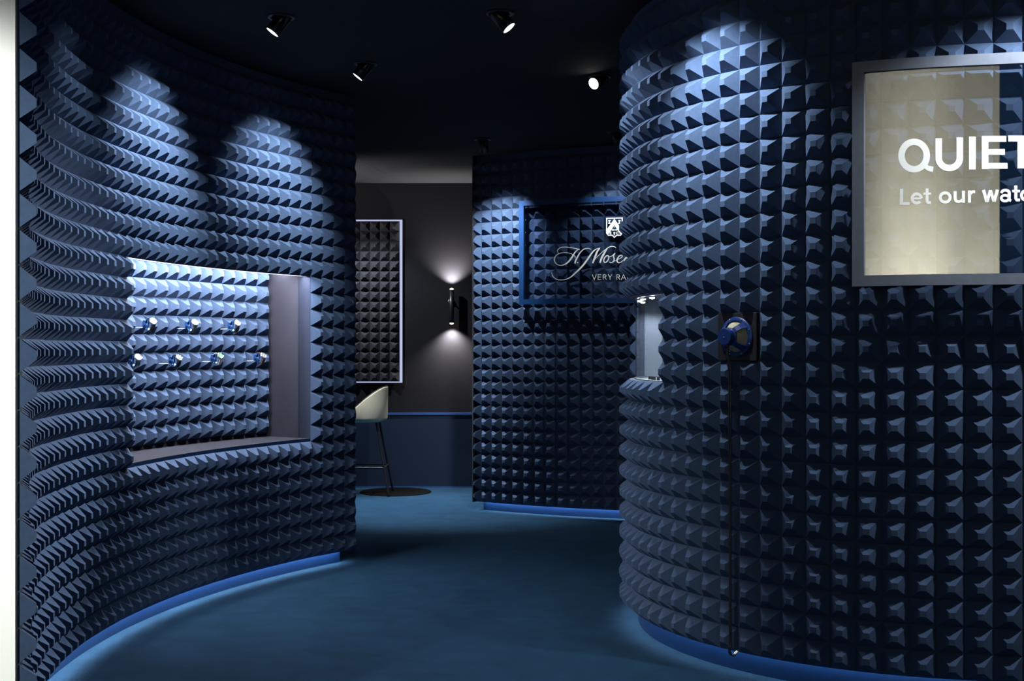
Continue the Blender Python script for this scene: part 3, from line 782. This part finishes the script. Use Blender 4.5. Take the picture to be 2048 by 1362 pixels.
# shell: plan outline swept around the back, height falling to the front
mb = MB(); N = 48; prof = []
def outline(u, r):         # u 0..1 around from front-near over the back to front-far, r inset
    s = u*2-1
    # superellipse: back rounded
    a = s*PI*.5*1.0
    if abs(s) > .45:
        f = (abs(s)-.45)/.55
        x = xb-.19-f*(Lx-.19); y = math.copysign(hw-.03*f, s)
    else:
        a = s/.45*PI/2; x = xb-.19+.19*math.cos(a); y = hw*math.sin(a)
    cxm = xb-.22
    return (cxm+(x-cxm)*(1-r), YS+y*(1-r))
def hh(u):
    s = abs(u*2-1)
    f = min(1, max(0, (s-.10)/.75)); f = f*f*(3-2*f)
    return ztop*(1-f)+(zfr)*f
rows = []
for i in range(N+1):
    u = i/N; t = hh(u)
    col = []
    lean = .030*(t-zs)/(ztop-zs)
    for (r, z) in ((.16, zs), (.05, zs+.008), (0, zs+.04), (-lean*.4, zs+(t-zs)*.5), (-lean, t-.012), (-lean+.01, t), (.075-lean, t), (.09-lean, t-.012), (.13, zs+(t-zs)*.45), (.16, zs+.06)):
        x, y = outline(u, r); col.append((x, y, z))
    rows += col
m_ = 10
mb.add(rows, [(i*m_+j, i*m_+j+1, (i+1)*m_+j+1, (i+1)*m_+j) for i in range(N) for j in range(m_-1)]+[tuple(range(m_)), tuple(N*m_+j for j in range(m_))[::-1]], True)
mb.build('backrest', CREAMFAB, stl)
mb = MB(); pp = []
for i in range(N+1):
    u = i/N; t = hh(u); lean = .030*(t-zs)/(ztop-zs); x, y = outline(u, .035-lean); pp.append((x, y, t+.003))
mb.tube(pp, .005, 8); mb.build('piping', PIPING, stl)
mb = MB(); n = 40; ring = []
for lev, (r, z) in enumerate(((.22, zs), (.15, zs+.01), (.14, zs+.05), (.18, zs+.075), (.5, zs+.085))):
    for i in range(n):
        a = 2*PI*i/n; c2 = math.cos(a); s2 = math.sin(a); e_ = .55
        x = (xb-Lx/2)+math.copysign(abs(c2)**e_, c2)*(Lx/2)*(1-r); y = YS+math.copysign(abs(s2)**e_, s2)*hw*(1-r)*.97; ring.append((x, y, z))
mb.add(ring, [(l*n+i, l*n+(i+1) % n, (l+1)*n+(i+1) % n, (l+1)*n+i) for l in range(4) for i in range(n)]+[tuple(range(n))[::-1], tuple(4*n+i for i in range(n))], True)
mb.build('seat', CREAMFAB, stl)
tops = {}; feet = {}
for nm, (x1, x2) in {'b': (xb-.09, sxp(782)), 'f': (xf+.09, xf-.03)}.items():
    for sg in (-1, 1):
        top = Vector((x1, YS+sg*.13, zs+.005)); foot = Vector((x2, YS+sg*.20, .0115))
        tops[nm, sg] = top; feet[nm, sg] = foot
        mb = MB(); mb.tube([top, foot], .0105, 12); lg = mb.build('leg', BLACK, stl)
        mb = MB(); mb.lathe(foot, (0, 0, -1), [(.012, -.008), (.012, .0025), (0, .0025)], 12); mb.build('glide', BLACKM, lg)
zf_ = .26
def at(nm, sg): t = (zf_-feet[nm, sg].z)/(tops[nm, sg].z-feet[nm, sg].z); return feet[nm, sg].lerp(tops[nm, sg], t)
for a_, b_ in ((('b', -1), ('f', -1)), (('b', 1), ('f', 1)), (('b', -1), ('b', 1)), (('f', -1), ('f', 1))):
    mb = MB(); mb.tube([at(*a_), at(*b_)], .0075, 10); mb.build('stretcher', BLACK, stl)

# ------------------------------------------------------------------ lights beyond the frame (added hall washers, further ceiling spots)
def washer(loc, target, energy, ang, col, label):  # unseen lamps added to light the white wall and the hall wall
    t = thing('added_washer', loc, label, 'lamp')
    d = (Vector(target)-Vector(loc)).normalized()
    mb = MB(); mb.lathe(Vector(loc)-d*.16, d, [(0, 0), (.06, 0), (.07, .02), (.07, .13), (.066, .13), (.06, .115)], 28); mb.build('housing', BLACKM, t)
    mb = MB(); mb.disc(Vector(loc)-d*.044, d, .06); mb.build('lens', LENS_OFF, t)
    lamp('SPOT', 'bulb', Vector(loc), t, energy, col, dir=d, spot_size=math.radians(ang), spot_blend=.6, shadow_soft_size=.06)
washer((-2.2, 1.5, 2.4), (-1.75, 3.48, 1.3), 490, 56, (.96, 1, .97), 'unseen added lamp washing the white wall outside the entrance')
washer((-2.3, -1.0, .35), (-2.3, -2.6, 2.2), 640, 110, (1, .98, .88), 'left added lamp near the floor washing the cream hall wall')
washer((.1, -1.0, .35), (.0, -2.6, 2.2), 640, 110, (1, .98, .88), 'right added lamp near the floor washing the cream hall wall')
spot(22.4, 41.0, (17.3, 48, -3.4), 190, 'black spotlight beyond the right edge aimed at the framed sign', size=72, blend=.6)
spot(-1.5, 46, (-2, 46.8, 13), 16, 'added unseen spotlight overhead brightening the carpet near the viewer', size=62, blend=.9)  # added out of view to brighten the near carpet
spot(4.7, 49.7, (9.2, 52.9, -8.9), 160, 'black spotlight overhead washing the convex foam wall', size=70, blend=.9)
spot(-11.6, 51.8, (-18.3, 51.0, -6.6), 34, 'black spotlight overhead washing the left foam wall near its end', size=74, blend=1)

spot(-14.2, 106, (-7.6, 105.5, 13), 850, 'added spotlight hidden behind the left wall, brightening the far carpet', size=58, blend=.9)  # added and kept out of sight, lifts the carpet at the back
spot(-17, 113, (-12, 115, 4), 220, 'black spotlight over the bar stool behind the left wall', size=110)
ul = thing('added_uplight', (-2.05, 11.2, 0), 'added black uplight hidden behind the left wall, brightening the back ceiling', 'added uplight')  # stand and shade invented, added to light the ceiling at the back
mb = MB(); mb.lathe((-2.05, 11.2, 0), (0, 0, 1), [(0, 0), (.14, 0), (.14, .015), (.13, .022), (0, .022)], 32); mb.build('base', BLACKM, ul)
mb = MB(); mb.tube([(-2.05, 11.2, .02), (-2.05, 11.2, 2.12)], .012, 12); mb.build('pole', BLACKM, ul)
mb = MB(); mb.lathe((-2.05, 11.2, 2.10), (0, 0, 1), [(0, 0), (.05, 0), (.11, .09), (.108, .09), (.048, .006), (0, .006)], 32); mb.build('shade', BLACKM, ul)
lamp('SPOT', 'bulb', (-2.05, 11.2, 2.2), ul, 95, (1, .97, .95), dir=(.62, .28, .74), spot_size=math.radians(120), spot_blend=1, shadow_soft_size=.05)

# ------------------------------------------------------------------ world, camera, colour
w = bpy.data.worlds.new('world'); bpy.context.scene.world = w; w.use_nodes = True
w.node_tree.nodes['Background'].inputs[0].default_value = (.16, .42, 1, 1)
w.node_tree.nodes['Background'].inputs[1].default_value = .07
cam = bpy.data.cameras.new('camera'); co = bpy.data.objects.new('camera', cam); COL.objects.link(co)
co.location = (0, 0, CAMZ); co.rotation_euler = (PI/2, 0, 0)
cam.sensor_width = 36; cam.lens = F/2048*36; cam.shift_y = (YH-681)/2048
cam.clip_start = .05; cam.clip_end = 60
sc0 = bpy.context.scene; sc0.camera = co
vs_ = sc0.view_settings
vs_.view_transform = 'Standard'; vs_.look = 'None'; vs_.gamma = 1; vs_.exposure = 0
try: vs_.use_curve_mapping = False
except Exception: pass
